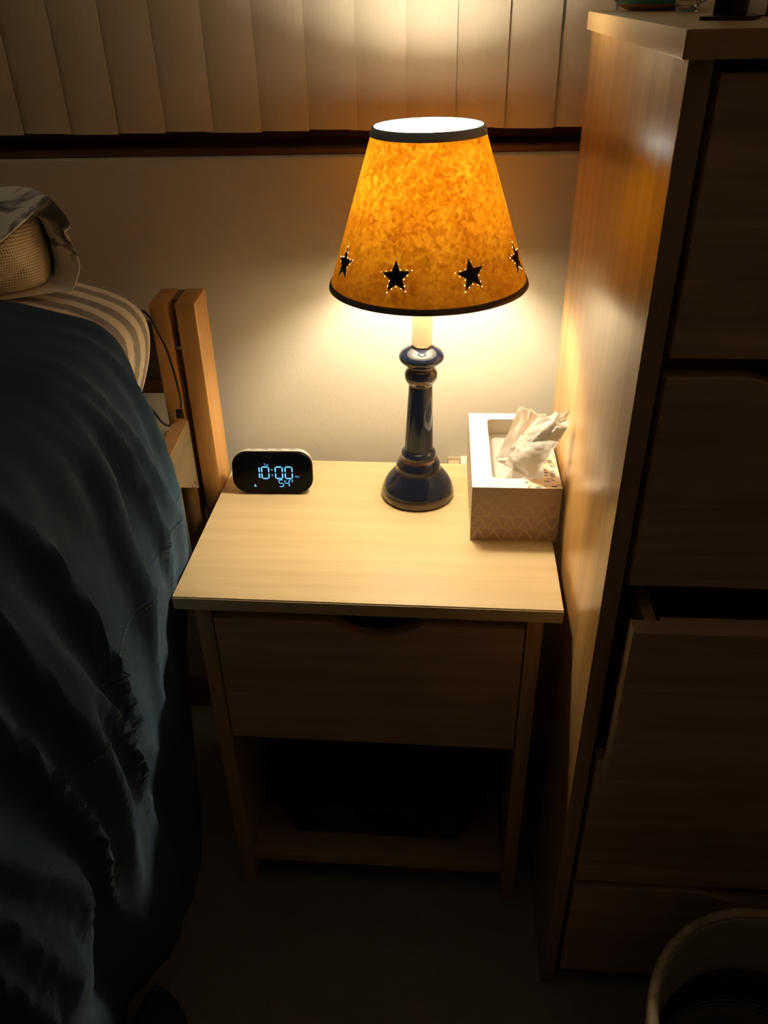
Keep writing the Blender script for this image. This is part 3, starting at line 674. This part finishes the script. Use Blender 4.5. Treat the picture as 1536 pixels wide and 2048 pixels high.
mouth_px = [(-150, 600, -.345), (-70, 538, -.32), (0, 482, -.292), (30, 456, -.275), (60, 430, -.25), (82, 412, -.235), (102, 396, -.225), (118, 415, -.22), (133, 433, -.215), (141, 447, -.21), (137, 459, -.212), (128, 463, -.215), (143, 485, -.207), (154, 508, -.202), (160, 530, -.20), (160, 548, -.20), (154, 570, -.205), (146, 588, -.212), (120, 590, -.222), (95, 592, -.232), (60, 598, -.245), (0, 608, -.262), (-80, 615, -.285)]
mouth = [at_y(*p)+Vector((0, 0, .004 if k >= 15 else 0)) for k, p in enumerate(mouth_px)]
inner_px = [(-140, 601, -.32), (-66, 540, -.295), (0, 488, -.27), (28, 462, -.24), (52, 441, -.21), (66, 436, -.195), (74, 446, -.19), (80, 458, -.187), (85, 470, -.185), (89, 482, -.184), (93, 493, -.184), (96, 503, -.184), (99, 515, -.184), (102, 527, -.184), (104, 540, -.184), (105, 554, -.186), (104, 566, -.19), (100, 578, -.196), (90, 583, -.203), (76, 588, -.213), (50, 595, -.228), (0, 605, -.25), (-76, 612, -.272)]
inner = [at_y(*p)+Vector((0, 0, .008 if k >= 14 else 0)) for k, p in enumerate(inner_px)]
n = len(mouth)
AX = Vector((-.93, .10, .0)).normalized()
def body_ring(d, w, h, lift=0):
    """ring of n points matching the mouth order, d metres along the pillow axis"""
    c = Vector((-.235, -.128, 1.072+lift))+AX*d; side = Vector((.12, 1, 0)).normalized(); out = []
    mc = sum((at_y(*p) for p in mouth_px), Vector())/n
    for p in mouth:
        q = p-mc; a = math.atan2(q.z/.065, q.x/.13)
        ca, sa = math.cos(a), math.sin(a); out.append(c+side*(w*math.copysign(abs(ca)**.8, ca))+Vector((0, 0, h*math.copysign(abs(sa)**.8, sa))))
    return out
ringb = [body_ring(.0, .105, .042), body_ring(.10, .112, .044), body_ring(.25, .115, .046), body_ring(.40, .112, .04), body_ring(.47, .11, .025), body_ring(.49, .08, .006)]
mid = [a*.55+b*.45+Vector((0, 0, .010 if a.z > 1.07 else 0)) for a, b in zip(mouth, ringb[0])]
CORN = (6, 9, 10, 11, 16, 17)
def crease(bm, R):
    ly = bm.verts.layers.float.get('crease_vert') or bm.verts.layers.float.new('crease_vert')
    bm.verts.ensure_lookup_table()
    for k in CORN: bm.verts[k][ly] = 1.0
bm = bmesh.new(); R0 = loft(bm, [[p-PO for p in r] for r in ([mouth, mid]+ringb)], True, False, True); crease(bm, R0)
pc = link('pillowcase', bm, M_TIE, pw, 'all'); md = pc.modifiers.new('sub', 'SUBSURF'); md.levels = md.render_levels = 2
sd = pc.modifiers.new('thick', 'SOLIDIFY'); sd.thickness = .0012; sd.offset = 0
bm = bmesh.new(); loft(bm, [[p-PO for p in mouth], [(p*.5+q*.5)-PO+Vector((0, .012, 0)) for p, q in zip(mouth, inner)], [q-PO for q in inner], [q-PO+Vector((-.01, .05, 0)) for q in inner]], True); crease(bm, None)
fl = link('pillowcase_lining', bm, M_TIE, pw, 'all'); md = fl.modifiers.new('sub', 'SUBSURF'); md.levels = md.render_levels = 2
cen = sum(inner, Vector())/n
bm = bmesh.new(); uvl = bm.loops.layers.uv.new('UVMap')
cring_ = []
E1 = (inner[16]-inner[0]).normalized(); E2 = (Vector((0, 0, 1))-E1*E1.z).normalized()
for s, dpt in ((1.0, .040), (1.0, .008), (.93, -.008), (.8, -.018), (.6, -.027), (.4, -.032), (.2, -.034), (.04, -.035)):
    cring_.append([cen+(q-cen)*s+Vector((.35*dpt*-1, dpt, 0))-PO for q in inner])
R_ = loft(bm, cring_, True, False, True)
for f in bm.faces:
    for lp in f.loops: c = lp.vert.co; lp[uvl].uv = (c.dot(E1), c.dot(E2))
ml = link('pillow_end', bm, mat_mesh(), pw, 'all', sharp='raw'); tag(ml, 'cream mesh-knit end of the pillow'); md = ml.modifiers.new('sub', 'SUBSURF'); md.levels = md.render_levels = 2

# ------------------------------------------------------------------ charging cable
M_CAB = plain('cable_black', (.010, .010, .011), .45)
cbl = empty('charging_cable', (-.05, -.125, .80), 0, 'thin black charging cable hanging down the slotted bed post', 'cable')
Y_ = -.1165
pts = [at_y(x, y, Y_) for x, y in ((296, 612), (303, 640), (318, 668), (333, 698), (345, 735), (354, 768), (361, 797), (362, 815))]
pts = [at_y(255, 624, Y_), at_y(285, 622, Y_)]+pts[1:]
bm = bmesh.new(); tube(bm, [p-cbl.location for p in smooth_path(pts, 5)], .0017, 8); link('cable', bm, M_CAB, cbl, True)
p = at_y(360, 827, Y_-.001)-cbl.location; bm = bmesh.new(); box(bm, p.x-.0055, p.x+.0055, p.y-.004, p.y+.003, p.z-.007, p.z+.007, .0015); link('connector', bm, M_CAB, cbl, True)
cb2 = empty('loose_black_wire', (-.12, 0, .75), 0, 'short length of black cord showing behind the bed post', 'cord')
bm = bmesh.new(); tube(bm, [Vector(q)-cb2.location for q in smooth_path([(-.30, .03, .86), (-.20, .025, .80), at_y(300, 815, .02), at_y(326, 846, .02), (-.09, .022, .66), (-.085, .03, .4), (-.085, .035, .004)])], .0022, 8); link('cord_run', bm, M_CAB, cb2, True)

# ------------------------------------------------------------------ waste basket
def mat_rope():
    t = NT('woven_rope'); tc = t.n('ShaderNodeTexCoord'); n = t.noise(t.coord((90, 90, 160)), 1, 3, .7); n2 = t.noise(t.coord((14, 14, 90)), 1, 2)
    t.set(Base__Color=t.mix(n2, (.30, .25, .17), (.44, .38, .28)), Roughness=.9); t.bump(n, .8, .003); return t.m
M_ROPE = mat_rope()
bk = empty('woven_basket', (.748, -.757, 0), 0, 'round woven rope waste basket on the carpet in front of the dresser', 'basket')
bm = bmesh.new(); prof_b = []
nb = 30
for k in range(nb*2+1):
    z = .004+.286*k/(nb*2); prof_b.append((.135+.026*(z/.29)+.0032*abs(math.sin(PI*k/2+.2)), z))
for k in range(nb*2, -1, -1):
    z = .010+.280*k/(nb*2); prof_b.append((.126+.026*(z/.29)-.0026*abs(math.sin(PI*k/2+.2)), z))
lathe(bm, prof_b, 96); link('basket_wall', bm, M_ROPE, bk, 'all')
bm = bmesh.new(); seg = 96
for k in range(1):
    rings = []
    for i in range(seg+1):
        a = 2*PI*i/seg; c = Vector((.1575*math.cos(a), .1575*math.sin(a), .293)); o = Vector((math.cos(a), math.sin(a), 0))
        rings.append([c+(o*math.cos(b)+Vector((0, 0, 1))*math.sin(b))*.0062*(1+.06*math.sin(a*70+b)) for b in [2*PI*q/10 for q in range(10)]])
    loft(bm, rings, True)
link('basket_rim', bm, wood('rim_wrap', (.50, .40, .26), (.34, .26, .17), 'z', .8), bk, 'all')
bm = bmesh.new(); lathe(bm, [(.001, .0145), (.06, .015), (.126, .0155), (.134, .06), (.1365, .12), (.139, .19), (.1375, .19), (.135, .12), (.1325, .06), (.124, .018), (.001, .0165)], 64, None, False); link('inner_skin', bm, plain('dark_inner_skin', (.010, .012, .018), .6), bk, 'all')  # dark skin over the floor and lower inside wall of the basket
wp = empty('waste_paper', (.762, -.708, .0185), .1, 'pale crumpled paper at the bottom of the woven basket', 'paper')
bm = bmesh.new(); rows = []
for j in range(13):
    rows.append([Vector((-.055+.11*i/12, -.070+.12*j/12, .075+.022*noise.noise(Vector((i*.31, j*.31, 2)))+.01*noise.noise(Vector((i*.9, j*.9, 5))))) for i in range(13)])
loft(bm, rows, False); bmesh.ops.solidify(bm, geom=bm.faces[:], thickness=.0005); link('paper_sheet', bm, plain('grey_paper', (.74, .75, .77), .9), wp, 'all')
bm = bmesh.new(); bmesh.ops.create_icosphere(bm, subdivisions=3, radius=.045)
for v in bm.verts: v.co = v.co*(1+.28*noise.noise(v.co*38))+Vector((0, -.01, .046))
for v in bm.verts: v.co.z = max(.0005, min(v.co.z, .072))
link('paper_ball', bm, plain('grey_paper', (.74, .75, .77), .9), wp)

# ------------------------------------------------------------------ dark slipper poking out by the comforter
sl = empty('slipper', (-.075, -.628, .001), .35, 'dark slipper lying on the carpet at the foot of the comforter', 'slipper')
def sole(sc=1.0):
    out = []
    for k in range(40):
        a = 2*PI*k/40; out.append(((.044+.005*math.sin(a))*math.cos(a)*sc, (.125)*math.sin(a)*sc-.07))
    return out
bm = bmesh.new(); s0 = sole(); loft(bm, [[(x, y, 0) for x, y in s0], [(x*1.02, y*1.0, .006) for x, y in s0], [(x*1.0, y, .014) for x, y in s0], [(x*.94, y*.985, .016) for x, y in s0]], True, True, True); link('sole', bm, plain('slipper_rubber', (.006, .006, .007), .8), sl, True)
bm = bmesh.new(); rows = []
for j in range(11):
    y = -.045+.098*j/10; ta = math.sqrt(max(0, 1-((y+.07)/.125)**2)); wv = .045*ta
    rows.append([Vector((wv*math.cos(PI*i/14), y, .012+(.052-.030*(j/10)**2)*math.sin(PI*i/14)**.75)) for i in range(15)])
loft(bm, rows, False); up_ = link('upper', bm, plain('slipper_felt', (.06, .055, .055), .95), sl, 'all'); sd = up_.modifiers.new('thick', 'SOLIDIFY'); sd.thickness = .004; sd.offset = -1
